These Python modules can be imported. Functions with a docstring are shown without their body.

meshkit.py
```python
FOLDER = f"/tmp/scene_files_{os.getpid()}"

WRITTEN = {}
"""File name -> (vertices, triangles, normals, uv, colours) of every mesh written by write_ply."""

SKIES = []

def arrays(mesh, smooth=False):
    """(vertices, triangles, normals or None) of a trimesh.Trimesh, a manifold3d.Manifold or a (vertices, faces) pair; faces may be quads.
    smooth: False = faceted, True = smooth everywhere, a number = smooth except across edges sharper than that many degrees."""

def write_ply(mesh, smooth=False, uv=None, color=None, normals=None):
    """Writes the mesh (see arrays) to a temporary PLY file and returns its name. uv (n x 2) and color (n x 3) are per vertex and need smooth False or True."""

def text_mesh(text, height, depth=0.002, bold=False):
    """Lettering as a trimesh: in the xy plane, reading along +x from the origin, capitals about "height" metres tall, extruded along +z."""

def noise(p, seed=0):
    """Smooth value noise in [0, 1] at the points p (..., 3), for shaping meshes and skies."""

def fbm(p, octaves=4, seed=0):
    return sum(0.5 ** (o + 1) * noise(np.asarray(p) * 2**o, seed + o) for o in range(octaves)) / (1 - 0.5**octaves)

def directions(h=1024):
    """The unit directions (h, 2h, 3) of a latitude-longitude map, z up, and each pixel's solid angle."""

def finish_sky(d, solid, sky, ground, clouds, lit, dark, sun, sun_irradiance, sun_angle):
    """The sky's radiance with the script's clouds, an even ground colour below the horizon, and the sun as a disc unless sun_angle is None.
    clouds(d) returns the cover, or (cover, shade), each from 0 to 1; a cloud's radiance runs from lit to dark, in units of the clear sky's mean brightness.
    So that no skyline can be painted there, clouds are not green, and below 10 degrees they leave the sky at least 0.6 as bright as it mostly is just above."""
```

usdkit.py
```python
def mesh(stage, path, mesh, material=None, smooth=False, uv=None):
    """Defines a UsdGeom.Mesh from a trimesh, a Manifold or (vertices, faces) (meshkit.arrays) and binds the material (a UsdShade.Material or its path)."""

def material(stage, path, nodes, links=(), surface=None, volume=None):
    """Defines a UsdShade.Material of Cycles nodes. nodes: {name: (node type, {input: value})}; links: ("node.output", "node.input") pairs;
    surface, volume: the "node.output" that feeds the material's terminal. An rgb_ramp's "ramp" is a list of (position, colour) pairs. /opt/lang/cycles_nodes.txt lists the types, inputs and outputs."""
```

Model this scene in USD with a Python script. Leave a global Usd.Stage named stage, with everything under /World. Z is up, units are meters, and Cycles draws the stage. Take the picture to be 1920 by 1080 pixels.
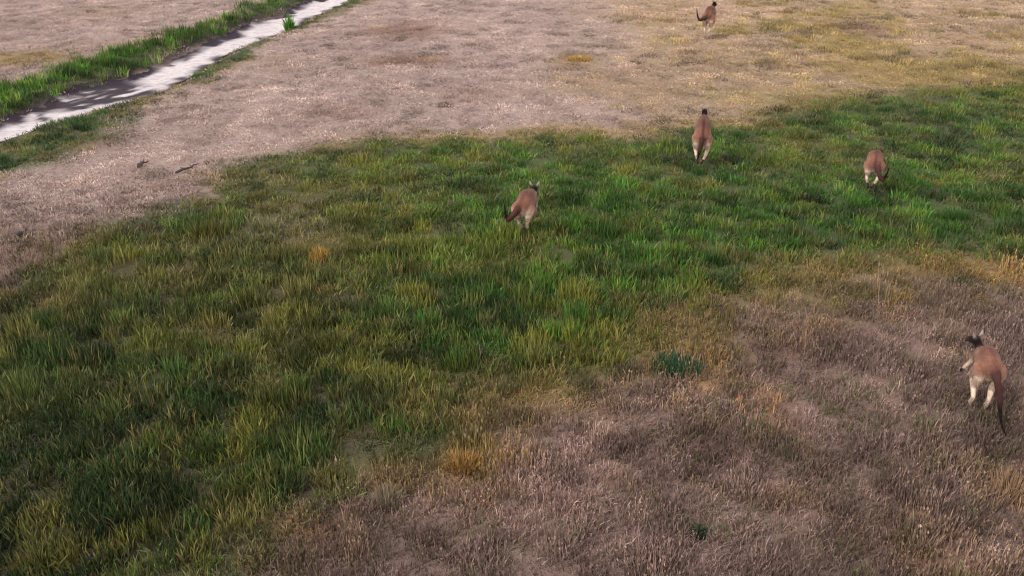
import math
import numpy as np
import trimesh
import manifold3d as m3
import shapely
from shapely.geometry import Polygon
from scipy.spatial.transform import Rotation
import usdkit
import meshkit
from pxr import Usd, UsdGeom, UsdLux, UsdShade, Gf, Sdf, Vt

stage = Usd.Stage.CreateInMemory()
UsdGeom.SetStageUpAxis(stage, 'Z')
UsdGeom.SetStageMetersPerUnit(stage, 1.0)
UsdGeom.Xform.Define(stage, '/World')
UsdGeom.Scope.Define(stage, '/World/Looks')

# ------------------------------------------------------------------ camera, sky, sun, exposure
PITCH, CAM_H, F_PX = math.radians(27.8), 6.4, 1800.0      # focal length in pixels of a 1920 wide picture
cam = UsdGeom.Camera.Define(stage, '/World/camera')
cam.AddTranslateOp().Set((0, 0, CAM_H))
cam.AddRotateXOp().Set(90 - math.degrees(PITCH))
cam.CreateHorizontalApertureAttr(36.0)
cam.CreateFocalLengthAttr(36.0 * F_PX / 1920)
cam.CreateClippingRangeAttr((0.1, 5000))
cam.CreateExposureAttr(1.68)

SUN_EL, SUN_AZ = math.radians(44), math.atan2(-0.82, -0.57)        # azimuth = atan2(x, y) of the direction towards the sun
sky_mat = usdkit.material(stage, '/World/Looks/sky_look', {
    'sky': ('sky_texture', {'sky_type': 'single_scattering', 'sun_disc': False, 'sun_elevation': SUN_EL, 'sun_rotation': SUN_AZ,
                            'aerosol_density': 2.0}),
    'tc': ('texture_coordinate', {}),
    'n': ('noise_texture', {'scale': 3.0, 'detail': 5.0, 'roughness': 0.6}),
    'cov': ('map_range', {'from_min': 0.25, 'from_max': 0.6, 'to_min': 0.55, 'to_max': 0.95, 'clamp': True}),
    'mix': ('mix_color', {'b': (7.0, 6.0, 6.0), 'use_clamp': False}),
    'bg': ('background_shader', {'strength': 0.085})},
    [('tc.generated', 'n.vector'), ('n.fac', 'cov.value'), ('cov.result', 'mix.fac'), ('sky.color', 'mix.a'), ('mix.result', 'bg.color')],
    surface='bg.background')
dome = UsdLux.DomeLight.Define(stage, '/World/sky')
UsdShade.MaterialBindingAPI.Apply(dome.GetPrim()).Bind(sky_mat)
dome.GetPrim().SetCustomDataByKey('kind', 'structure')

sun = UsdLux.DistantLight.Define(stage, '/World/sun')
sun.CreateIntensityAttr(0.4)
sun.CreateAngleAttr(11.0)
sun.CreateNormalizeAttr(True)
sun.CreateColorAttr((1.0, 0.92, 0.84))
sd = np.array([math.sin(SUN_AZ) * math.cos(SUN_EL), math.cos(SUN_AZ) * math.cos(SUN_EL), math.sin(SUN_EL)])
zax = sd; xax = np.cross([0, 0, 1.0], zax); xax /= np.linalg.norm(xax); yax = np.cross(zax, xax)
M = np.eye(4); M[0, :3], M[1, :3], M[2, :3] = xax, yax, zax
sun.AddTransformOp().Set(Gf.Matrix4d(*M.ravel().tolist()))

# ------------------------------------------------------------------ helpers
CP, SP = math.cos(PITCH), math.sin(PITCH)


def lin(c):
    c = np.asarray(c, float) / 255.0
    return np.where(c < 0.04045, c / 12.92, ((c + 0.055) / 1.055) ** 2.4)


def gpt(px, py, z=0.0):
    """Where the ray through a pixel of the photograph meets the level z."""
    u, v = (px - 960) / F_PX, (540 - py) / F_PX
    d = np.array([u, CP + v * SP, -SP + v * CP])
    t = (CAM_H - z) / -d[2]
    return np.array([u * t, d[1] * t])


def depth_at(px, py):
    x, y = gpt(px, py)
    return y * CP + CAM_H * SP


def poly(pts):
    return Polygon([gpt(*p) for p in pts]).buffer(0)


def sdist(pg, x, y):
    """Signed distance to a polygon in metres, positive inside."""
    p = shapely.points(x, y)
    d = shapely.distance(pg.exterior, p)
    return np.where(shapely.contains_xy(pg, x, y), d, -d)


def sm(a, b, t):
    t = np.clip((t - a) / (b - a), 0, 1)
    return t * t * (3 - 2 * t)


def nz(x, y, s, seed, oct=3):
    return meshkit.fbm(np.stack([x / s, y / s, np.full_like(x, seed * 7.3)], -1), oct, seed)


def tag(p, label=None, cat=None, group=None, kind=None):
    p = p.GetPrim() if hasattr(p, 'GetPrim') else p
    for k, v in (('label', label), ('category', cat), ('group', group), ('kind', kind)):
        if v:
            p.SetCustomDataByKey(k, v)
    return p


used = {}


def numbered(path):
    k = used.get(path, -1) + 1
    used[path] = k
    return path if k == 0 else f'{path}_{k:03d}'


def add_color(mesh, col, name='tint'):
    UsdGeom.PrimvarsAPI(mesh).CreatePrimvar(name, Sdf.ValueTypeNames.Color3fArray, 'vertex').Set(
        Vt.Vec3fArray.FromNumpy(np.asarray(col, np.float32)))


# ------------------------------------------------------------------ materials
grass_mat = usdkit.material(stage, '/World/Looks/grass_blades', {
    'a': ('attribute', {'attribute': 'tint'}),
    'oi': ('object_info', {}),
    'mr': ('map_range', {'to_min': 0.78, 'to_max': 1.22}),
    'hue': ('map_range', {'to_min': 0.485, 'to_max': 0.512}),
    'frac': ('math', {'math_type': 'multiply', 'value2': 7.31}),
    'fr': ('math', {'math_type': 'fraction'}),
    'h': ('hsv', {'saturation': 1.0}),
    'd': ('principled_bsdf', {'roughness': 0.6, 'specular_ior_level': 0.25}),
    't': ('translucent_bsdf', {}),
    'm': ('mix_closure', {'fac': 0.22})},
    [('a.color', 'h.color'), ('oi.random', 'mr.value'), ('mr.result', 'h.value'), ('oi.random', 'frac.value1'), ('frac.value', 'fr.value1'),
     ('fr.value', 'hue.value'), ('hue.result', 'h.hue'),
     ('h.color', 'd.base_color'), ('h.color', 't.color'), ('d.BSDF', 'm.closure1'), ('t.BSDF', 'm.closure2')], surface='m.closure')

ground_mat = usdkit.material(stage, '/World/Looks/ground_thatch', {
    'a': ('attribute', {'attribute': 'tint'}),
    'g': ('geometry', {}),
    'n1': ('noise_texture', {'scale': 9.0, 'detail': 6.0, 'roughness': 0.7}),
    'n2': ('noise_texture', {'scale': 55.0, 'detail': 3.0, 'roughness': 0.6}),
    'r1': ('map_range', {'from_min': 0.3, 'from_max': 0.7, 'to_min': 0.72, 'to_max': 1.22, 'clamp': True}),
    'r2': ('map_range', {'from_min': 0.3, 'from_max': 0.7, 'to_min': 0.75, 'to_max': 1.2, 'clamp': True}),
    'mm': ('math', {'math_type': 'multiply'}),
    'h': ('hsv', {}),
    'ad': ('math', {'math_type': 'add'}),
    'b': ('bump', {'strength': 0.9, 'distance': 0.05}),
    'd': ('principled_bsdf', {'roughness': 0.9, 'specular_ior_level': 0.1})},
    [('g.position', 'n1.vector'), ('g.position', 'n2.vector'), ('n1.fac', 'r1.value'), ('n2.fac', 'r2.value'), ('r1.result', 'mm.value1'),
     ('r2.result', 'mm.value2'), ('a.color', 'h.color'), ('mm.value', 'h.value'), ('h.color', 'd.base_color'),
     ('n1.fac', 'ad.value1'), ('n2.fac', 'ad.value2'), ('ad.value', 'b.height'), ('b.normal', 'd.normal')], surface='d.BSDF')

sand_mat = usdkit.material(stage, '/World/Looks/creek_sand', {
    'a': ('attribute', {'attribute': 'tint'}),
    'g': ('geometry', {}),
    'mp': ('mapping', {'scale': (1.0, 2.2, 1.0), 'rotation': (0, 0, -0.6)}),
    'n1': ('noise_texture', {'scale': 7.0, 'detail': 6.0, 'roughness': 0.7}),
    'n2': ('noise_texture', {'scale': 30.0, 'detail': 4.0, 'roughness': 0.6}),
    'r1': ('map_range', {'from_min': 0.3, 'from_max': 0.6, 'to_min': 0.7, 'to_max': 1.12, 'clamp': True}),
    'h': ('hsv', {}),
    'ad': ('math', {'math_type': 'add'}),
    'b': ('bump', {'strength': 0.5, 'distance': 0.03}),
    'd': ('principled_bsdf', {'roughness': 0.8, 'specular_ior_level': 0.06})},
    [('g.position', 'mp.vector'), ('mp.vector', 'n1.vector'), ('mp.vector', 'n2.vector'), ('n1.fac', 'r1.value'), ('r1.result', 'h.value'),
     ('a.color', 'h.color'), ('h.color', 'd.base_color'), ('n1.fac', 'ad.value1'), ('n2.fac', 'ad.value2'), ('ad.value', 'b.height'),
     ('b.normal', 'd.normal')], surface='d.BSDF')

fur_mat = usdkit.material(stage, '/World/Looks/kangaroo_fur', {
    'a': ('attribute', {'attribute': 'tint'}),
    'tc': ('texture_coordinate', {}),
    'n1': ('noise_texture', {'scale': 28.0, 'detail': 5.0, 'roughness': 0.7}),
    'r1': ('map_range', {'from_min': 0.3, 'from_max': 0.7, 'to_min': 0.8, 'to_max': 1.2, 'clamp': True}),
    'h': ('hsv', {}),
    'b': ('bump', {'strength': 0.6, 'distance': 0.012}),
    'd': ('principled_bsdf', {'roughness': 0.85, 'specular_ior_level': 0.08, 'sheen_weight': 0.03, 'sheen_roughness': 0.5})},
    [('tc.object', 'n1.vector'), ('n1.fac', 'r1.value'), ('r1.result', 'h.value'), ('a.color', 'h.color'), ('h.color', 'd.base_color'),
     ('n1.fac', 'b.height'), ('b.normal', 'd.normal')], surface='d.BSDF')
eye_mat = usdkit.material(stage, '/World/Looks/dark_eye', {'d': ('principled_bsdf', {'base_color': (0.01, 0.007, 0.005), 'roughness': 0.15})}, surface='d.BSDF')
claw_mat = usdkit.material(stage, '/World/Looks/dark_claw', {'d': ('principled_bsdf', {'base_color': (0.015, 0.012, 0.012), 'roughness': 0.4})}, surface='d.BSDF')
stick_mat = usdkit.material(stage, '/World/Looks/dead_wood', {
    'tc': ('texture_coordinate', {}),
    'n': ('noise_texture', {'scale': 30.0, 'detail': 4.0}),
    'r': ('rgb_ramp', {'ramp': [(0.3, (0.012, 0.009, 0.008)), (0.7, (0.05, 0.035, 0.03))]}),
    'd': ('principled_bsdf', {'roughness': 0.9})},
    [('tc.object', 'n.vector'), ('n.fac', 'r.fac'), ('r.color', 'd.base_color')], surface='d.BSDF')

# ------------------------------------------------------------------ the lie of the land
FAR_EDGE = [(800, -75), (640, -30), (560, 0), (500, 20), (440, 42), (400, 62), (330, 85), (290, 105), (230, 133), (150, 148), (90, 172), (0, 212), (-150, 275), (-420, 370)]
NEAR_EDGE = [(-420, 440), (-150, 322), (0, 252), (100, 222), (200, 192), (310, 160), (380, 122), (450, 82), (540, 48), (620, 10), (700, -24), (900, -75)]
creek = poly(FAR_EDGE + NEAR_EDGE)
far_bank = poly([(700, -75), (560, -30), (500, -5), (440, 28), (400, 46), (300, 78), (200, 104), (120, 122), (40, 150), (-150, 225), (-420, 320)] + FAR_EDGE[::-1])
near_bank = poly(NEAR_EDGE + [(960, -75), (740, -22), (670, 8), (600, 36), (500, 82), (400, 140), (300, 190), (215, 236), (120, 284), (0, 325), (-150, 385), (-420, 500)])
meadow = poly([(-300, 690), (0, 590), (100, 500), (250, 425), (400, 335), (480, 300), (600, 268), (850, 262), (1050, 250), (1200, 250), (1290, 228), (1420, 222),
               (1560, 195), (1750, 160), (1920, 150), (2300, 140), (2300, 480), (1920, 475), (1750, 470), (1550, 480), (1420, 500), (1340, 560), (1230, 600),
               (1160, 680), (1000, 715), (880, 770), (830, 850), (700, 895), (560, 960), (480, 1030), (430, 1090), (380, 1250), (-700, 1250)])
beyond = poly([(700, -75), (560, -30), (500, -5), (440, 28), (400, 46), (300, 78), (200, 104), (120, 122), (40, 150), (-150, 225), (-420, 320), (-900, 320), (-900, -75)])

# patches of differing growth, plus painted darkening of the lower left corner: (px, py, rx, ry, colour, strength)
PATCHES = [
    (60, 930, 380, 170, (36, 52, 26), .72), (330, 520, 120, 30, (112, 98, 66), .5), (440, 610, 110, 30, (104, 92, 62), .5), (700, 780, 120, 34, (104, 92, 60), .5), (620, 560, 90, 26, (98, 92, 70), .45), (60, 700, 150, 130, (58, 72, 46), .45),  # first entry: vignette-like corner darkening painted into the grass colour
    (1000, 640, 90, 42, (52, 98, 34), .75),
    (1150, 420, 330, 90, (62, 112, 30), .65), (1600, 400, 330, 75, (52, 100, 34), .7), (1750, 240, 220, 60, (62, 98, 42), .55),
    (930, 600, 150, 55, (42, 92, 32), .85), (880, 590, 70, 30, (36, 72, 42), .55), (1060, 330, 200, 45, (66, 112, 36), .55),
    (560, 340, 150, 40, (98, 112, 44), .45), (700, 470, 160, 55, (112, 112, 44), .5), (960, 480, 110, 35, (104, 112, 36), .55),
    (530, 440, 70, 45, (128, 118, 100), .75), (590, 470, 45, 28, (172, 142, 72), .8), (540, 385, 65, 16, (142, 126, 66), .6), (500, 340, 60, 14, (120, 112, 92), .4),
    (345, 375, 40, 14, (98, 96, 100), .7), (280, 440, 110, 34, (54, 76, 38), .6), (250, 540, 120, 50, (84, 86, 42), .5),
    (60, 560, 90, 70, (98, 88, 58), .5), (60, 760, 120, 90, (44, 60, 34), .55), (310, 640, 70, 20, (126, 120, 44), .5), (420, 590, 60, 25, (44, 66, 44), .55),
    (480, 690, 200, 60, (80, 88, 34), .35), (180, 860, 170, 80, (30, 50, 22), .6), (290, 910, 70, 50, (16, 28, 18), .7), (150, 1000, 220, 60, (36, 44, 22), .6),
    (560, 800, 140, 60, (82, 78, 40), .5), (740, 690, 120, 40, (92, 96, 36), .4), (480, 960, 110, 60, (56, 60, 30), .5),
    (800, 830, 60, 30, (44, 84, 30), .8), (760, 880, 55, 18, (120, 122, 38), .7), (860, 870, 55, 32, (176, 128, 62), .85), (900, 840, 40, 18, (150, 126, 58), .6),
    (720, 930, 55, 35, (150, 134, 108), .8), (560, 985, 60, 28, (178, 134, 64), .85), (610, 1010, 60, 30, (152, 104, 74), .6), (500, 1050, 70, 30, (120, 112, 88), .6),
    (1120, 660, 110, 34, (122, 120, 38), .7), (1200, 590, 70, 30, (120, 104, 50), .55), (1290, 610, 70, 40, (152, 122, 60), .65), (1010, 740, 130, 35, (140, 122, 62), .65), (880, 760, 80, 30, (122, 108, 56), .5),
    (1320, 710, 45, 25, (188, 142, 84), .8), (1340, 660, 50, 24, (160, 126, 52), .7), (1440, 540, 120, 26, (132, 122, 50), .6), (1600, 510, 160, 26, (138, 122, 58), .6), (1800, 500, 90, 28, (158, 130, 66), .65),
    (1895, 518, 40, 20, (190, 132, 58), .7), (1700, 570, 170, 34, (118, 106, 66), .5), (1620, 530, 50, 16, (140, 122, 118), .5), (1560, 585, 90, 30, (126, 112, 76), .4),
    (1480, 650, 70, 30, (150, 116, 100), .45), (1430, 760, 36, 40, (176, 128, 86), .7), (1500, 830, 26, 26, (172, 130, 84), .6),
    (1890, 900, 55, 45, (168, 122, 86), .5), (1740, 1040, 55, 40, (180, 126, 90), .7), (1640, 960, 90, 40, (150, 114, 86), .5), (1700, 820, 120, 40, (112, 98, 92), .5), (1860, 800, 90, 60, (86, 82, 78), .5),
    (1310, 1000, 22, 16, (48, 62, 48), .7), (1600, 950, 26, 14, (60, 70, 58), .6), (1330, 830, 90, 40, (114, 82, 84), .5), (1230, 1020, 60, 30, (106, 78, 88), .5), (1440, 1060, 60, 25, (106, 70, 74), .5),
    (1080, 110, 40, 12, (192, 152, 92), .7), (1120, 140, 110, 18, (172, 138, 112), .4), (1230, 165, 190, 28, (180, 152, 112), .6), (1480, 110, 200, 36, (188, 158, 118), .7),
    (1600, 85, 60, 22, (166, 146, 72), .7), (1690, 130, 150, 24, (164, 142, 84), .65), (1590, 20, 60, 14, (172, 152, 92), .6), (1700, 40, 100, 16, (178, 152, 104), .55), (1830, 85, 70, 16, (196, 150, 100), .6),
    (1880, 50, 80, 26, (176, 152, 138), .5), (1600, 50, 50, 9, (134, 98, 84), .7), (1500, 62, 26, 8, (124, 104, 104), .6), (1840, 120, 110, 20, (154, 142, 92), .5), (1500, 185, 150, 16, (150, 142, 84), .5),
    (770, 55, 85, 14, (150, 112, 102), .65), (760, 115, 75, 10, (140, 102, 88), .65), (900, 180, 60, 16, (166, 132, 120), .4), (640, 210, 70, 16, (156, 122, 112), .4), (600, 90, 90, 16, (164, 150, 146), .5),
    (1230, 20, 120, 16, (206, 172, 142), .6), (1400, 20, 90, 12, (202, 170, 150), .5), (520, 118, 60, 14, (178, 148, 108), .4),
    (200, 270, 60, 16, (136, 118, 108), .45), (60, 300, 50, 14, (66, 96, 44), .6), (140, 265, 50, 14, (136, 104, 66), .6), (30, 415, 90, 24, (164, 136, 124), .4), (330, 340, 70, 20, (160, 128, 112), .4),
    (60, 470, 80, 24, (150, 124, 92), .4), (40, 110, 90, 14, (160, 138, 76), .7), (180, 90, 120, 12, (188, 156, 124), .6), (320, 70, 60, 8, (182, 150, 98), .6), (50, 40, 90, 22, (166, 146, 138), .5), (180, 22, 90, 12, (190, 160, 124), .55),
]
PW = []
for px, py, rx, ry, c, s in PATCHES:
    o = gpt(px, py)
    c = np.array(c, float)
    if c[0] > c[1] + 24 and c[1] > c[2] + 20:
        c = c * .74 + .26 * (c @ [.3, .6, .1])
    PW.append((o[0], o[1], rx * depth_at(px, py) / F_PX, 0.5 * (gpt(px, py - ry)[1] - gpt(px, py + ry)[1]), np.array(c, float), s))
near_dry_line = gpt(960, 650)[1]


def field(x, y):
    """What grows at the points: colour (sRGB), greenness, blade height (m), signed distances."""
    w = 1.1 * (nz(x, y, 1.3, 3) - .5) + .5 * (nz(x, y, .35, 4) - .5)
    w2 = 1.1 * (nz(x, y, 1.1, 13) - .5) + .5 * (nz(x, y, .35, 14) - .5)
    dm, dc, df, dn, db = (sdist(p, x, y) for p in (meadow, creek, far_bank, near_bank, beyond))
    G = sm(-.55, .75, dm + 1.5 * w)
    yw = np.clip(y, 2, 60)
    dry = np.empty(x.shape + (3,))
    k = sm(11, 17, yw)[:, None]
    n1, n2, n3 = nz(x, y, 2.2, 21)[:, None], nz(x, y, .5, 22)[:, None], nz(x, y, .9, 23)[:, None]
    near = np.array([140, 121, 112.]) + (n1 - .5) * np.array([34, 20, 6]) + (n3 - .5) * np.array([50, 46, 44])
    far = np.array([188, 171, 162.]) + sm(0, 6, x)[:, None] * np.array([4, 0, -20.]) + (n1 - .5) * np.array([26, 22, 22]) + (n2 - .5) * np.array([30, 30, 30])
    dry = near * (1 - k) + far * k
    g1, g2, g3 = nz(x, y, 1.4, 31)[:, None], nz(x, y, .45, 32)[:, None], nz(x, y, 3.5, 33)[:, None]
    t = sm(.38, .66, .55 * g1 + .45 * g2)
    green = np.array([48, 92, 36.]) * (1 - t) + np.array([104, 128, 40.]) * t
    left = sm(2.5, -5, x)[:, None]
    green = green * (1 - .45 * left) + np.array([64, 82, 46.]) * .45 * left
    dead = sm(.47, .66, nz(x, y, .8, 35)[:, None]) * (.4 + .4 * left)
    green = green * (1 - dead) + np.array([130, 114, 70.]) * dead
    teal = sm(.56, .72, nz(x, y, .7, 36)[:, None]) * .65
    green = green * (1 - teal) + np.array([34, 66, 42.]) * teal
    gold = sm(.55, .72, nz(x, y, .75, 37)[:, None]) * .6
    green = green * (1 - gold) + np.array([136, 126, 44.]) * gold
    lime = sm(.58, .74, nz(x, y, .6, 38)[:, None]) * .7 * (1 - left)
    green = green * (1 - lime) + np.array([86, 138, 34.]) * lime
    c = dry * (1 - G[:, None]) + green * G[:, None]
    tus = sm(.52, .62, nz(x, y, .8, 39)[:, None]) * (sm(2, 6, x) * sm(14, 18, y) * (1 - G))[:, None] * .7
    c = c * (1 - tus) + np.array([158, 150, 78.]) * tus
    # golden fringe along the meadow's edges
    fr = np.exp(-((dm + .15 + .9 * w) / .42) ** 2)[:, None] * .5 * sm(.3, .6, nz(x, y, 1.0, 41))[:, None] * sm(-6, 0, x)[:, None]
    c = c * (1 - fr) + np.array([158, 130, 62.]) * fr
    for cx, cy, rx, ry, pc, s in PW:
        q = ((x - cx) / rx) ** 2 + ((y - cy) / ry) ** 2
        m = (q < 9) & (dc < .1)
        if m.any():
            wt = (min(.95, s * 1.3) * np.exp(-np.maximum(q[m] + 1.7 * w2[m], 0) ** 1.2 * .8))[:, None]
            c[m] = c[m] * (1 - wt) + (pc + 26 * (n2[m] - .5) + 20 * (n3[m] - .5)) * wt
    # creek banks
    F = sm(-.45, .35, df + .9 * w)
    bf = np.array([50, 92, 28.]) * (1 - t) + np.array([78, 128, 34.]) * t
    F = np.where(dc > 0, 0, F)
    c = c * (1 - F[:, None]) + bf * F[:, None]
    N = sm(-.35, .4, dn + .9 * w)
    N = np.where(dc > 0, 0, N)
    t2 = sm(.44, .68, .5 * g2 + .5 * n3)
    nb = np.array([50, 90, 42.]) * (1 - t2) + np.array([132, 126, 72.]) * t2
    ed = sm(.9, .1, dn)[:, None] * (dn > -.6)[:, None] * .6 * sm(.4, .6, n3)
    nb = nb * (1 - ed) + np.array([172, 140, 90.]) * ed
    c = c * (1 - N[:, None]) + nb * N[:, None]
    Gt = np.maximum.reduce([G, F, N * .8])
    lush = np.clip((c[:, 1] - c[:, 0] + 6) / 40, 0, 1)
    h = .034 + .082 * (1 - sm(11, 17, yw)) + np.clip(Gt, 0, 1) * (.036 + .036 * lush) * (1 - .2 * sm(12, 24, yw))
    h = h + .075 * tus[:, 0]
    h = np.where(F > .4, .17, h)
    return dict(c=np.clip(c, 5, 250), G=Gt, h=h, dm=dm, dc=dc, df=df, dn=dn, db=db, F=F, N=N, w=w)


def ground_z(x, y, dc=None):
    if dc is None:
        dc = sdist(creek, x, y)
    return .10 * (nz(x, y, 3.0, 51, 2) - .5) + .05 * (nz(x, y, .6, 52, 2) - .5) - .28 * sm(-.5, .35, dc) + .0


def axis(lo, hi, step, out, growth=1.35):
    a = list(np.arange(lo, hi + 1e-6, step)); s = step
    while a[-1] < out:
        s *= growth; a.append(a[-1] + s)
    s = step
    while a[0] > -out:
        s *= growth; a.insert(0, a[0] - s)
    return np.array(a)


def sheet(xs, ys):
    X, Y = np.meshgrid(xs, ys)
    n, m = len(ys), len(xs)
    i, j = np.meshgrid(np.arange(n - 1), np.arange(m - 1), indexing='ij')
    a = (i * m + j).ravel(); b = a + 1; c = a + m; d = c + 1
    return X.ravel(), Y.ravel(), np.vstack([np.stack([a, b, d], 1), np.stack([a, d, c], 1)])


ALB = 0.62       # photograph's tone -> base colour
gx, gy, gf = sheet(axis(-23, 22, .14, 900), axis(4, 38, .14, 900))
F0 = field(gx, gy)
gz = ground_z(gx, gy, F0['dc'])
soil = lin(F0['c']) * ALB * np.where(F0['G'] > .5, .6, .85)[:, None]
soil = soil * .75 + .25 * (np.array([.16, .12, .10]))
# the wet mud along the creek's edge and the pale bed inside it
cen = (gx, gy)
mud_n = nz(gx, gy, .5, 61)
edge = np.exp(-((F0['dc'] + .05 + .5 * F0['w']) / .28) ** 2)
soil = soil * (1 - edge[:, None] * .8) + np.array([.035, .028, .030]) * edge[:, None] * .8
g = usdkit.mesh(stage, '/World/ground', (np.stack([gx, gy, gz], 1), gf), ground_mat, smooth=True)
add_color(g, soil)
tag(g, 'dry pinkish brown pasture soil under the grass', 'ground', kind='structure')

# creek bed: its own finer sheet, 4 mm and more above the carved ground
bx0, by0, bx1, by1 = creek.bounds
cx, cy, cf = sheet(np.arange(bx0, bx1, .09), np.arange(by0, by1, .09))
cd = sdist(creek, cx, cy)
wob = .95 * (nz(cx, cy, 1.3, 71) - .5) + .5 * (nz(cx, cy, .35, 72) - .5)
keep = cd + wob > .0
kf = keep[cf].all(1)
ids = np.unique(cf[kf]); remap = -np.ones(len(cx), int); remap[ids] = np.arange(len(ids))
cx, cy, cd, wob, cf = cx[ids], cy[ids], cd[ids], wob[ids], remap[cf[kf]]
cz = ground_z(cx, cy, cd) + .02 + .03 * nz(cx, cy, .4, 73)
# water-darkened stretch
pxm, pym = gpt(165, 170)
along = np.stack([cx, cy], 1)
A, B = gpt(50, 198), gpt(285, 148)
ab = (B - A) / np.linalg.norm(B - A)
sa = (along - A) @ ab / np.linalg.norm(B - A)
nr = np.array([-ab[1], ab[0]])
sb = (along - A) @ nr
wet = sm(-.15, .15, sa) * sm(1.1, .85, sa) * sm(-.45, .05, sb + 1.0 * (nz(cx, cy, .55, 75) - .5) + 1.1 * sa - .35)
streak = nz((along @ ab) / 1.0, (along @ nr) / .33 + 1.4 * nz(cx, cy, .8, 74), .55, 76)
wet = np.clip(wet * 1.3, 0, 1) * sm(.70, .50, streak)
rim = sm(.42, .06, cd + wob + .9 * (nz(cx, cy, .6, 77) - .5))
fside = -sdist(far_bank, cx, cy)
rim = np.maximum(rim, sm(.28, .05, fside + 1.5 * (nz(cx, cy, .8, 79) - .5) + .8 * (nz(cx, cy, .3, 80) - .5)))
pale = np.array([.34, .326, .332]) * (.78 + .44 * nz(cx, cy, .22, 78))[:, None]
dark = np.array([.024, .020, .026])
k = np.clip(np.maximum(wet * .98, rim), 0, 1)[:, None]
cb = usdkit.mesh(stage, '/World/creek_bed', (np.stack([cx, cy, cz], 1), cf), sand_mat, smooth=True)
add_color(cb, pale * (1 - k) + dark * k)
tag(cb, 'pale whitish creek with dark muddy stretch between two grassy banks', 'creek', kind='structure')

# ------------------------------------------------------------------ grass
rng = np.random.default_rng(7)


def tuft(kind, seed):
    r = np.random.default_rng(seed)
    n, rad, hgt, wid, lean = {'green': (24, .13, 1.0, .014, .4), 'dry': (22, .15, 1.0, .011, .32), 'short': (26, .17, 1.0, .016, .25)}[kind]
    V, Fc, T = [], [], []
    for i in range(n):
        a, q = r.uniform(0, 2 * np.pi), rad * math.sqrt(r.uniform())
        b = np.array([q * math.cos(a), q * math.sin(a), -.02])
        h = hgt * r.uniform(.5, 1.15)
        la = a + r.normal(0, .9)
        L = lean * r.uniform(.05, 1.0) * h * .25
        tip = np.array([math.cos(la) * L, math.sin(la) * L, 0])
        fa = r.uniform(0, np.pi)
        wv = np.array([math.cos(fa), math.sin(fa), 0]) * wid * r.uniform(.7, 1.3) * .5
        # heights are in units of the instance's own z scale, so lean is kept in metres
        p1, p2 = b + tip * .3 + [0, 0, h * .55], b + tip + [0, 0, h]
        k = len(V)
        V += [b - wv, b + wv, p1 - wv * .8, p1 + wv * .8, p2]
        Fc += [[k, k + 1, k + 3], [k, k + 3, k + 2], [k + 2, k + 3, k + 4]]
        T += [r.uniform(.62, 1.36) if kind == 'dry' else r.uniform(.92, 1.09) if kind == 'short' else r.uniform(.6, 1.42)] * 5
        if kind == 'dry' and r.uniform() < .22:           # seed head
            k = len(V); sv = wv * 1.9
            d = (p2 - p1) / np.linalg.norm(p2 - p1)
            e = np.array([0, 0, .22])
            V += [p2 - [0, 0, .05], p2 + sv + e * .4, p2 - sv + e * .4, p2 + e]
            Fc += [[k, k + 1, k + 2], [k + 1, k + 3, k + 2]]
            T += [r.uniform(.9, 1.25)] * 4
    return np.array(V), np.array(Fc), np.array(T)


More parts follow.
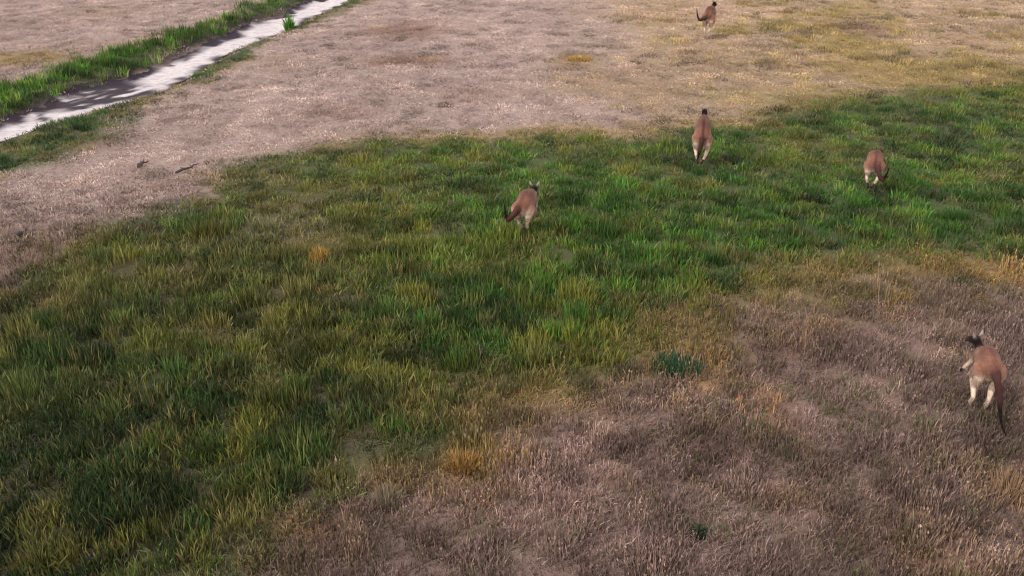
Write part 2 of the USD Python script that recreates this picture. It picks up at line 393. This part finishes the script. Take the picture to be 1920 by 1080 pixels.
def scatter(name, label, cat, x, y, z, col, hgt, kind, ncol, seed):
    """One PointInstancer of tufts; each tuft takes the nearest of ncol tints."""
    from scipy.cluster.vq import kmeans2
    r = np.random.default_rng(seed)
    alb = lin(col) * ALB
    feats = alb ** .45
    cen_, lab = kmeans2(feats, ncol, iter=12, minit='++', seed=seed)
    pi = UsdGeom.PointInstancer.Define(stage, '/World/' + name)
    shapes = [tuft(kind, seed * 10 + s) for s in range(3)]
    targets = []
    for i in range(ncol):
        tint = np.clip(cen_[i], 0.02, 1) ** (1 / .45)
        for s, (v, f, t) in enumerate(shapes):
            p = f'/World/{name}/kinds/tuft_{i * 3 + s:03d}'
            mm = usdkit.mesh(stage, p, (v, f), grass_mat)
            add_color(mm, np.clip(tint[None] * t[:, None], 0, .9))
            targets.append(p)
    n = len(x)
    idx = lab * 3 + r.integers(0, 3, n)
    pi.CreatePrototypesRel().SetTargets([Sdf.Path(t) for t in targets])
    pi.CreateProtoIndicesAttr(Vt.IntArray.FromNumpy(idx.astype(np.int32)))
    pi.CreatePositionsAttr(Vt.Vec3fArray.FromNumpy(np.stack([x, y, z], 1).astype(np.float32)))
    ang = r.uniform(0, 2 * np.pi, n)
    pi.CreateOrientationsAttr(Vt.QuathArray([Gf.Quath(float(math.cos(a / 2)), 0, 0, float(math.sin(a / 2))) for a in ang]))
    sc = r.uniform(.75, 1.3, n)
    pi.CreateScalesAttr(Vt.Vec3fArray.FromNumpy(np.stack([sc, sc, hgt * r.uniform(.65, 1.3, n)], 1).astype(np.float32)))
    tag(pi, label, cat, kind='stuff')
    return n


# scattered points over everything the picture could see, thinner with distance
def spread(seed):
    r = np.random.default_rng(seed)
    pts = []
    edges = np.arange(4.6, 41, 1.0)
    for y0 in edges:
        depth = (y0 + .5) * CP + CAM_H * SP
        half = depth * 960 / F_PX * 1.06 + 1.6
        den = np.clip(120 * (11 / depth) ** 1.1, 40, 130)
        n = int(den * 2 * half)
        pts.append(np.stack([r.uniform(-half, half, n), r.uniform(y0, y0 + 1, n)], 1))
    return np.vstack(pts)


P = spread(11)
x, y = P[:, 0], P[:, 1]
jit = rng.normal(0, .22, (2, len(x)))
FD = field(x + jit[0], y + jit[1])
FD['dc'] = sdist(creek, x, y)
ok = (FD['dc'] + .5 * FD['w'] < -.02)
# tussocky growth: every tuft belongs to a clump that has its own tint, height and edge
def clumps(density, seed, scale):
    from scipy.spatial import cKDTree
    r = np.random.default_rng(seed)
    n = int(density * 46 * 38)
    pts = np.stack([r.uniform(-23, 23, n), r.uniform(3, 41, n)], 1)
    wob_ = np.stack([nz(x, y, .25, seed), nz(x, y, .25, seed + 1)], 1) - .5
    d, i = cKDTree(pts).query(np.stack([x, y], 1) + wob_ * .35 * scale, k=2)
    return i[:, 0], (d[:, 1] - d[:, 0]) / scale, r, n


ci, ce, cr, cn = clumps(8.0, 91, .35)
di, de, dr_, dn2 = clumps(.9, 95, 1.0)
gap = nz(x, y, .4, 81)
ok &= ~((ce < .12) & (rng.uniform(size=len(x)) < .75))
low_ = ((FD['G'] < .35) & (gap < .36)) | ((FD['G'] > .35) & (gap < .33))
FD['low'] = np.where(low_, .4, 1.0)
c_gain = np.minimum(np.exp(cr.normal(0, .12, cn)[ci] * np.where(FD['G'] > .4, 1.6, 1.0)) * np.exp(dr_.normal(0, .08, dn2))[di], np.where(FD['G'] > .4, 1.3, 1.1))
c_straw = (cr.uniform(0, 1, cn) ** 3.0)[ci]
c_cool = (cr.uniform(0, 1, cn) ** 3.5)[ci]
c_hgt = np.exp(cr.normal(0, .22, cn))[ci] * (.75 + .45 * np.clip(ce / .5, 0, 1))
for arr_name in ('c_gain', 'c_straw', 'c_cool', 'c_hgt'):
    FD[arr_name] = globals()[arr_name]
P, x, y = P[ok], x[ok], y[ok]
FD = {k: v[ok] for k, v in FD.items()}
z = ground_z(x, y, FD['dc'])
isg = (FD['G'] > .4)[:, None]
st_, co_ = FD['c_straw'][:, None], FD['c_cool'][:, None]
c = FD['c']
c = c * (1 - .6 * st_) + np.where(isg, np.array([150, 136, 66.]), c * (np.array([1.05, 1.0, .92]) - sm(1, 5, x)[:, None] * np.array([0, .01, .14]))) * .6 * st_
c = c * (1 - .6 * co_) + np.where(isg, np.array([34, 62, 36.]), c * np.array([.74, .74, .82])) * .6 * co_
c = c * (FD['c_gain'] * (1 + .09 * rng.normal(size=len(x))))[:, None]
dash = rng.uniform(size=len(x))
mix = (dash < .12) & (FD['G'] > .3) & (FD['F'] < .5)
c[mix] = c[mix] * .45 + np.array([150, 132, 84.]) * .55
fleck = (dash > .90) & (FD['G'] < .4) & (y < 15) & (nz(x, y, .9, 85) > .45)
c[fleck] = c[fleck] * .4 + np.array([84, 104, 56.]) * .6
lum_ = c @ np.array([.3, .6, .1])
c = c * np.where((FD['G'] > .4) & (FD['F'] < .4), np.minimum(1, 118 / np.maximum(lum_, 1)), 1)[:, None]
c = np.clip(c, 6, 245)
hh = FD['h'] * FD['c_hgt'] * FD['low']
far_b = (FD['F'] > .35) & (FD['df'] > -.5)
near_b = (FD['N'] > .35) & ~far_b
bey = (FD['db'] > -.2) & ~far_b & ~near_b
mead = (FD['dm'] + 1.5 * FD['w'] > .08) & ~far_b & ~near_b & ~bey
ydry = (y < 13.5) & ~mead & ~far_b & ~near_b & ~bey
up = ~(mead | far_b | near_b | bey | ydry)
TOT = 0
for nm, lb, ct, m, kd, nc, sdv in (
        ('meadow_grass', 'broad band of green and olive grass that the kangaroos cross', 'grass', mead, 'green', 40, 1),
        ('dry_grass', 'tall mauve brown dry grass filling the lower right corner', 'grass', ydry, 'dry', 30, 2),
        ('short_dry_grass', 'short pinkish straw grass on the open field above the green band', 'grass', up, 'short', 30, 3),
        ('bank_grass', 'lush bright green grass on the far bank of the creek', 'grass', far_b, 'green', 12, 4),
        ('bank_grass', 'patchy green and straw grass along the near bank of the creek', 'grass', near_b, 'green', 14, 5),
        ('short_dry_grass', 'pale dry grass beyond the creek in the top left corner', 'grass', bey, 'short', 12, 6)):
    if m.sum() > nc:
        TOT += scatter(numbered('/World/' + nm).rpartition('/')[2], lb, ct, x[m], y[m], z[m], c[m], hh[m], kd, nc, sdv)
print('tufts', TOT)

# ------------------------------------------------------------------ single plants and dead sticks one can point to
def tussock(name, label, cat, px, py, rx, ry, h, n, c0, c1, wid, seed, spread_=.35):
    """A clump of separate blades on its own base, rx by ry metres."""
    r = np.random.default_rng(seed)
    o = gpt(px, py)
    zg = float(ground_z(np.array([o[0]]), np.array([o[1]]))[0])
    root = UsdGeom.Xform.Define(stage, numbered('/World/' + name))
    root.AddTranslateOp().Set((float(o[0]), float(o[1]), zg))
    tag(root, label, cat)
    V, Fc, T = [], [], []
    for i in range(n):
        a, q = r.uniform(0, 2 * np.pi), math.sqrt(r.uniform())
        b = np.array([rx * q * math.cos(a), ry * q * math.sin(a), -.03])
        hh_ = h * (1.05 - .45 * q * q) * r.uniform(.6, 1.15)
        out = np.array([math.cos(a), math.sin(a), 0]) * hh_ * spread_ * q + np.append(r.normal(0, .12 * hh_, 2), 0)
        fa = r.uniform(0, np.pi)
        wv = np.array([math.cos(fa), math.sin(fa), 0]) * wid * r.uniform(.6, 1.3) * .5
        p = [b, b + out * .12 + [0, 0, hh_ * .4], b + out * .45 + [0, 0, hh_ * .78], b + out + [0, 0, hh_]]
        k = len(V)
        for w_, pt in zip((1, .9, .65), p):
            V += [pt - wv * w_, pt + wv * w_]
        V.append(p[3])
        Fc += [[k, k + 1, k + 3], [k, k + 3, k + 2], [k + 2, k + 3, k + 5], [k + 2, k + 5, k + 4], [k + 4, k + 5, k + 6]]
        u = r.uniform()
        T += [(lin(c0) * (1 - u) + lin(c1) * u) * ALB * r.uniform(.75, 1.25)] * 7
    m = usdkit.mesh(stage, f'{root.GetPath()}/blades', (np.array(V), np.array(Fc)), grass_mat)
    add_color(m, np.array(T))
    base = trimesh.creation.icosphere(3, 1.0)
    bv = np.array(base.vertices) * [rx * .9, ry * .9, h * .22]
    bv *= (1 + .3 * (meshkit.fbm(np.array(base.vertices) * 3 + seed, 3) - .5))[:, None]
    bm = usdkit.mesh(stage, f'{root.GetPath()}/base', (bv, np.array(base.faces)), ground_mat, smooth=True)
    add_color(bm, np.tile(lin(c0) * ALB * .5, (len(bv), 1)))
    return root


tussock('grass_tussock', 'round dark teal green tussock standing alone at the edge of the dry grass', 'tussock', 1268, 690, .30, .28, .17, 1700, (34, 78, 52), (70, 116, 78), .011, 21)
tussock('reed_clump', 'bright green reed clump standing in the pale creek near the top', 'reeds', 543, 50, .14, .12, .55, 120, (58, 120, 30), (110, 170, 50), .02, 22, .25)
tussock('grass_tussock', 'golden yellow tuft in the grey bare patch of the meadow', 'tussock', 598, 486, .17, .15, .22, 260, (150, 116, 54), (180, 146, 76), .010, 23)
tussock('grass_tussock', 'orange and gold tuft where the green meadow tip meets the brown grass', 'tussock', 868, 880, .18, .13, .26, 360, (146, 112, 60), (180, 144, 84), .010, 24)
tussock('grass_tussock', 'pale whitish straw tuft at the lower meadow edge above the brown grass', 'tussock', 728, 944, .15, .14, .22, 300, (122, 110, 92), (156, 144, 120), .010, 25)
tussock('grass_tussock', 'dark green weed low in the brown grass near the bottom edge', 'tussock', 1310, 1006, .09, .08, .14, 120, (40, 58, 42), (70, 92, 66), .012, 26)
tussock('grass_tussock', 'apricot coloured dry tuft at the right edge below the nearest kangaroo', 'tussock', 1890, 925, .18, .2, .26, 330, (140, 110, 86), (168, 138, 110), .010, 27)
tussock('grass_tussock', 'small yellow tuft on the open dry field below the red soil', 'tussock', 1085, 112, .38, .2, .16, 260, (176, 136, 70), (214, 176, 108), .016, 28)


def stick(label, pts, seed):
    """A dead stick: a knobbly tapering limb along pixel points lying on the ground."""
    r = np.random.default_rng(seed)
    Q = np.array([gpt(*p) for p in pts])
    zg = ground_z(Q[:, 0], Q[:, 1]) + .05
    Q = np.column_stack([Q, zg])
    o = Q[0].copy()
    t = np.linspace(0, len(Q) - 1, 12)
    C = np.column_stack([np.interp(t, np.arange(len(Q)), Q[:, k]) for k in range(3)]) - o
    C += r.normal(0, .012, C.shape)
    rad = np.interp(np.linspace(0, 1, 12), [0, .3, 1], [.018, .03, .008]) * r.uniform(.8, 1.2, 12)
    root = UsdGeom.Xform.Define(stage, numbered('/World/dead_stick'))
    root.AddTranslateOp().Set(tuple(map(float, o)))
    tag(root, label, 'stick')

    def limb(nm, c_, r_):
        b = None
        for k in range(len(c_) - 1):
            h_ = m3.Manifold.batch_hull([m3.Manifold.sphere(float(rr), 10).translate([float(w) for w in pp]) for pp, rr in ((c_[k], r_[k]), (c_[k + 1], r_[k + 1]))])
            b = h_ if b is None else b + h_
        usdkit.mesh(stage, numbered(f'{root.GetPath()}/{nm}'), b, stick_mat, smooth=40)
    limb('limb', C, rad)
    for k in (4, 8):
        e = C[k] + np.array([r.uniform(-.12, .12), r.uniform(-.12, .16), .03])
        limb('twig', np.array([C[k], (C[k] + e) / 2 + [0, 0, .01], e]), np.array([.012, .009, .005]))


stick('thick dark broken stick on the dry grass just above the meadow edge', [(331, 328), (346, 322), (358, 316), (372, 311)], 31)
stick('thin dark curved stick on the bare pinkish grass left of the thick one', [(258, 317), (266, 311), (277, 308)], 32)
stick('short dark stick on the dry grass near the left edge', [(34, 446), (42, 441), (50, 436)], 33)


# ------------------------------------------------------------------ kangaroos
BACK, RUMP, FLANK, CREAM, DARK, BLACK, PALE = (lin(c) for c in ((112, 82, 72), (146, 104, 86), (172, 130, 104), (232, 212, 188), (70, 44, 40), (20, 12, 12), (168, 154, 146)))
GREY = lin((120, 104, 98))


def hull_mesh(bones):
    """bones: (a, ra, b, rb): capsules with tapering radii, joined into one skin."""
    body = None
    for a, ra, b, rb, *_ in bones:
        s = [m3.Manifold.sphere(r, 20).translate([float(t) for t in p]) for p, r in ((a, ra), (b, rb))]
        h = m3.Manifold.batch_hull(s)
        body = h if body is None else body + h
    body = body.refine_to_length(.022)
    mm = body.to_mesh()
    t = trimesh.Trimesh(np.array(mm.vert_properties)[:, :3], np.array(mm.tri_verts), process=True)
    trimesh.smoothing.filter_taubin(t, lamb=.5, nu=.52, iterations=14)
    return t


def kangaroo(label, px, py, yaw, size, pelvis, torso, neck, head_yaw, legs, tail, arms, lean=0.0, stripe=.6, fur_seed=1, lift=0.0, soles=.0, seat_top=.0):
    """px, py: the pixel under the toes. Local frame: +y the way it hops, z up, origin on the ground between the toes.
    pelvis (y, z); torso: (length, rise angle); neck: (length, angle, sideways); legs: per side (knee, hock, heel offsets, toe); tail: points behind the pelvis."""
    o = gpt(px, py, lift)
    gz0 = float(ground_z(np.array([o[0]]), np.array([o[1]]))[0])
    root = UsdGeom.Xform.Define(stage, numbered('/World/kangaroo'))
    root.AddTranslateOp().Set((float(o[0]), float(o[1]), gz0 + lift))
    root.AddRotateZOp().Set(yaw)
    root.AddScaleOp().Set((size * .88, size, size))
    tag(root, label, 'kangaroo', 'kangaroos hopping away across the pasture')
    A = np.array
    Pl = A([0, pelvis[0], pelvis[1]])
    L, ra = torso
    d = A([math.sin(lean), math.cos(lean) * math.cos(ra), math.sin(ra)])
    Mid, Ch = Pl + d * L * .5 + [0, 0, .025], Pl + d * L
    nl, na, nx = neck
    dn_ = A([nx, math.cos(na), math.sin(na)]); dn_ /= np.linalg.norm(dn_)
    Nb = Ch + d * .07 + [0, 0, .03]
    Hd = Nb + dn_ * nl
    hy = head_yaw
    f = A([math.sin(hy), math.cos(hy), -.28]); f /= np.linalg.norm(f)
    sx = A([math.cos(hy), -math.sin(hy), 0])
    upv = np.cross(sx, f)
    TB, FB, B = [], [], []                                             # a, ra, b, rb, colour at a, colour at b
    B.append((Pl + [0, -.02, 0], .150, Mid, .170, RUMP * .9, BACK))
    B.append((Pl + [.055, .0, -.03], .135, Mid + [.03, 0, -.03], .13, RUMP, BACK))
    B.append((Pl + [-.055, .0, -.03], .135, Mid + [-.03, 0, -.03], .13, RUMP, BACK))
    B.append((Mid, .165, Ch, .118, BACK, BACK))
    B.append((Ch, .100, Nb, .060, BACK, BLACK))
    B.append((Nb, .060, Hd, .050, BLACK, BLACK))
    B.append((Hd, .058, Hd + f * .055, .050, BLACK, BLACK))
    B.append((Hd + f * .055, .048, Hd + f * .15 - upv * .012, .027, BLACK, DARK))
    for s in (-1, 1):
        e0 = Hd + sx * s * .034 + upv * .040 - f * .012
        e1 = e0 + sx * s * .034 + upv * .032 - f * .01
        e2 = e0 + sx * s * .052 + upv * .070 - f * .015
        B.append((e0, .013, e1, .020, GREY, PALE)); B.append((e1, .020, e2, .007, PALE, PALE))
    for s, lg in zip((-1, 1), legs):
        hip = Pl + [s * .095, -.01, -.05]
        knee, hock, toe = (A(q, float) for q in lg)
        B.append((hip, .125, knee, .070, RUMP, FLANK))
        B.append((hip + [s * .01, -.04, -.07], .080, (knee + hock) / 2, .040, FLANK, CREAM))
        B.append((knee, .060, hock, .028, FLANK, CREAM))
        mid = hock * .45 + toe * .55
        B.append((hock, .028, mid, .024, CREAM, CREAM))
        B.append((mid, .029, toe, .022, CREAM, BLACK)); FB.append(len(B) - 1)
        for tw in (-.016, .018):
            B.append((mid, .018, toe + [tw, .03, -.004], .012, CREAM, BLACK))
    tp = [Pl + [0, -.07, .02]] + [Pl + A(q) for q in tail]
    tr = np.array([.082, .062, .048, .038, .030, .022, .014, .010])
    tr = np.interp(np.linspace(0, 1, len(tp)), np.linspace(0, 1, 8), tr)
    tc = [BACK * (1 - t) + DARK * t for t in np.clip(np.linspace(.35, 2.0, len(tp)), 0, 1)]
    for k in range(len(tp)):
        if k > len(tp) * .55:
            tc[k] = BLACK
    for k in range(len(tp) - 1):
        B.append((tp[k], tr[k], tp[k + 1], tr[k + 1], tc[k], tc[k + 1])); TB.append(len(B) - 1)
    for s, ar in zip((-1, 1), arms):
        sh = Ch + [s * .075, -.01, -.03]
        el, paw = sh + A(ar[0]), sh + A(ar[1])
        B.append((sh, .048, el, .026, BACK, GREY)); B.append((el, .026, paw, .019, GREY, BLACK))
        for q in (-.012, .0, .012):
            B.append((paw, .014, paw + [q, .018, -.032], .007, BLACK, BLACK))
    t = hull_mesh(B)
    v = np.array(t.vertices)
    # colour: nearest bones, softly mixed
    D, C = [], []
    for a, r0, b, r1, c0, c1 in B:
        ab_ = np.asarray(b) - a
        q = np.clip(((v - a) @ ab_) / max(ab_ @ ab_, 1e-9), 0, 1)
        D.append(np.linalg.norm(v - (np.asarray(a) + q[:, None] * ab_), axis=1) - (r0 + (r1 - r0) * q))
        C.append(np.asarray(c0) + q[:, None] * (np.asarray(c1) - c0))
    D, C = np.array(D), np.array(C)
    W = np.exp(-np.clip(D - D.min(0), 0, .2) / .010)[:, :, None]
    col = (W * C).sum(0) / W.sum(0)
    n = np.array(t.vertex_normals)
    # belly, inner thighs and the seat under the tail are pale, the spine is darker
    core = np.exp(-np.clip(np.minimum.reduce(D[:4]) - .0, 0, .2) / .02)
    istail = np.exp(-np.clip(D[TB].min(0) - D.min(0), 0, .2) / .012)[:, None]
    under_ = (1 - istail) * sm(.35, .9, -n[:, 2])[:, None] * .75 * (v[:, 2] > .12)[:, None]
    light = col.max(1, keepdims=True) > .10
    col = np.where(light, col * (1 - under_) + CREAM * under_, col)
    seat = sm(Pl[2] + seat_top, Pl[2] + seat_top - .15, v[:, 2])[:, None] * sm(.0, -.6, n[:, 1])[:, None] * light * .75 * (1 - istail)
    col = col * (1 - seat) + CREAM * seat
    low = sm(Pl[2] - .10, Pl[2] - .34, v[:, 2] + .05 * (meshkit.fbm(v * 9.0, 3, fur_seed + 4) - .5))[:, None] * light * .8 * (1 - istail)
    col = col * (1 - low) + CREAM * low
    sp_ = (np.exp(-((v[:, 0] - lean * (v[:, 1] - Pl[1])) / .042) ** 2) * sm(-.2, .5, n[:, 2]) * sm(Ch[1] + .1, Pl[1], v[:, 1]))[:, None] * stripe
    col = col * (1 - sp_ * .9) + DARK * sp_ * .9
    side_ = (sm(.55, .95, np.abs(n[:, 0])) * .3)[:, None] * light * (1 - istail)
    col = col * (1 - side_) + lin((196, 160, 138)) * side_
    col *= (1 + .5 * (meshkit.fbm(v * 11.0, 3, fur_seed) - .5))[:, None]
    sole = (D[FB].min(0) < .012)[:, None] * sm(-.05, -.55, n[:, 1])[:, None] * (v[:, 2] < .14)[:, None] * soles
    col = col * (1 - sole) + BLACK * sole
    col *= np.where(istail > .5, .55, .52)
    bm = usdkit.mesh(stage, f'{root.GetPath()}/body', (v, np.array(t.faces)), fur_mat, smooth=True)
    add_color(bm, col)
    # short fur: fine hairs lying back along the coat
    r = np.random.default_rng(fur_seed)
    pts, fi = trimesh.sample.sample_surface(t, 9000, seed=fur_seed)
    bary = trimesh.triangles.points_to_barycentric(t.triangles[fi], pts)
    hn = (n[t.faces[fi]] * bary[:, :, None]).sum(1)
    hc = (col[t.faces[fi]] * bary[:, :, None]).sum(1) * r.uniform(.75, 1.25, len(pts))[:, None]
    flow = np.array([0, -.8, -.6])
    dr = hn * .45 + flow + r.normal(0, .22, pts.shape)
    dr /= np.linalg.norm(dr, axis=1, keepdims=True)
    Ln = r.uniform(.010, .024, len(pts))[:, None]
    side = np.cross(dr, hn + 1e-3); side /= np.linalg.norm(side, axis=1, keepdims=True) + 1e-9
    base = pts - hn * .002
    tri = np.stack([base - side * .0022, base + side * .0022, base + dr * Ln + hn * .004], 1).reshape(-1, 3)
    fm = usdkit.mesh(stage, f'{root.GetPath()}/fur', (tri, np.arange(len(tri)).reshape(-1, 3)), fur_mat)
    add_color(fm, np.repeat(hc, 3, 0))
    for s in (-1, 1):
        e = trimesh.creation.icosphere(2, .010)
        e.apply_translation(Hd + f * .062 + sx * s * .043 + upv * .012)
        usdkit.mesh(stage, numbered(f'{root.GetPath()}/eye'), e, eye_mat, smooth=True)
    ns = trimesh.creation.icosphere(2, .014); ns.apply_scale((1.1, .8, .8))
    ns.apply_translation(Hd + f * .176 - upv * .012)
    usdkit.mesh(stage, f'{root.GetPath()}/nose', ns, eye_mat, smooth=True)
    for lg in legs:
        toe = A(lg[2], float)
        cl = trimesh.util.concatenate([trimesh.creation.cone(.008, .035, sections=8, transform=trimesh.transformations.translation_matrix(toe + [tw, .035, 0]) @ trimesh.transformations.rotation_matrix(-1.75, [1, 0, 0])) for tw in (-.016, .018)])
        usdkit.mesh(stage, numbered(f'{root.GetPath()}/claws'), cl, claw_mat, smooth=True)
    return root


ARMS = (((-.03, .01, -.14), (-.01, .10, -.20)), ((.03, .01, -.14), (.01, .10, -.20)))
# nearest: standing tall on both feet, head turned to the left, tail swung to its right and back onto the grass
kangaroo('nearest kangaroo upright on dry brown grass, head turned left, tail trailing to the grass', 1834, 770, -21, .93, (-.02, .62), (.27, .0), (.14, .85, -.62), -.75,
         (((-.15, .14, .40), (-.12, -.08, .21), (-.12, .05, .03)), ((.11, .13, .40), (.075, -.09, .21), (.075, .04, .03))),
         ((.05, -.14, .02), (.10, -.22, -.08), (.15, -.28, -.22), (.19, -.33, -.37), (.23, -.42, -.49), (.28, -.54, -.55)),
         (((-.09, .01, -.15), (-.13, .05, -.24)), ((.03, .01, -.14), (.01, .10, -.20))), lean=-.34, stripe=.35, fur_seed=3, lift=.03)
kangaroo('stout kangaroo in mid green grass with dark tail swung out to the left', 981, 433, -12, 1.0, (-.02, .44), (.31, .22), (.07, .70, .35), -.1,
         (((-.13, .16, .30), (-.06, -.06, .16), (-.04, .06, .03)), ((.14, .16, .30), (.075, -.05, .17), (.055, .07, .03))),
         ((-.06, -.14, .02), (-.12, -.20, -.06), (-.18, -.22, -.13), (-.23, -.23, -.15), (-.265, -.22, -.09), (-.28, -.21, .0), (-.285, -.20, .08)), ARMS, lean=.25, stripe=.5, fur_seed=5, lift=.04, seat_top=.06)
kangaroo('slender kangaroo with tail hanging straight down at the upper edge of the green grass', 1312, 308, -11, 1.0, (-.04, .56), (.36, .58), (.09, .95, 0.0), .0,
         (((-.14, .12, .38), (-.095, -.12, .22), (-.045, -.05, .045)), ((.16, .12, .38), (.10, -.12, .22), (.03, -.05, .045))),
         ((-.005, -.14, .0), (-.01, -.20, -.08), (-.025, -.24, -.17), (-.045, -.26, -.25), (-.055, -.27, -.31), (-.06, -.275, -.35)), ARMS, stripe=.9, fur_seed=7, lift=.09, soles=.9)
kangaroo('small crouching kangaroo in green grass at right, head hidden, tail curled up', 1632, 352, -20, .95, (-.02, .49), (.30, .10), (.13, -1.2, -.25), -.2,
         (((-.12, .14, .31), (-.105, -.10, .21), (-.05, -.05, .045)), ((.14, .14, .34), (.09, -.10, .21), (.02, -.05, .045))),
         ((.05, -.14, .0), (.10, -.20, -.09), (.15, -.24, -.18), (.195, -.26, -.20), (.235, -.26, -.13), (.26, -.25, -.05), (.275, -.24, .03)), ARMS, lean=-.05, stripe=.7, fur_seed=9, lift=.09, soles=.9)
kangaroo('farthest kangaroo on pale dry grass at the top with dark tail curled up', 1325, 70, -18, 1.0, (-.04, .62), (.28, .45), (.11, 1.1, .25), .25,
         (((-.10, .14, .40), (-.07, -.10, .22), (-.065, .0, .04)), ((.12, .14, .40), (.06, -.08, .22), (.06, .03, .04))),
         ((-.07, -.14, -.01), (-.14, -.20, -.04), (-.20, -.23, -.07), (-.26, -.23, -.06), (-.31, -.22, .03), (-.34, -.21, .13), (-.355, -.2, .23)), ARMS, lean=.22, stripe=.6, fur_seed=11, lift=.03)
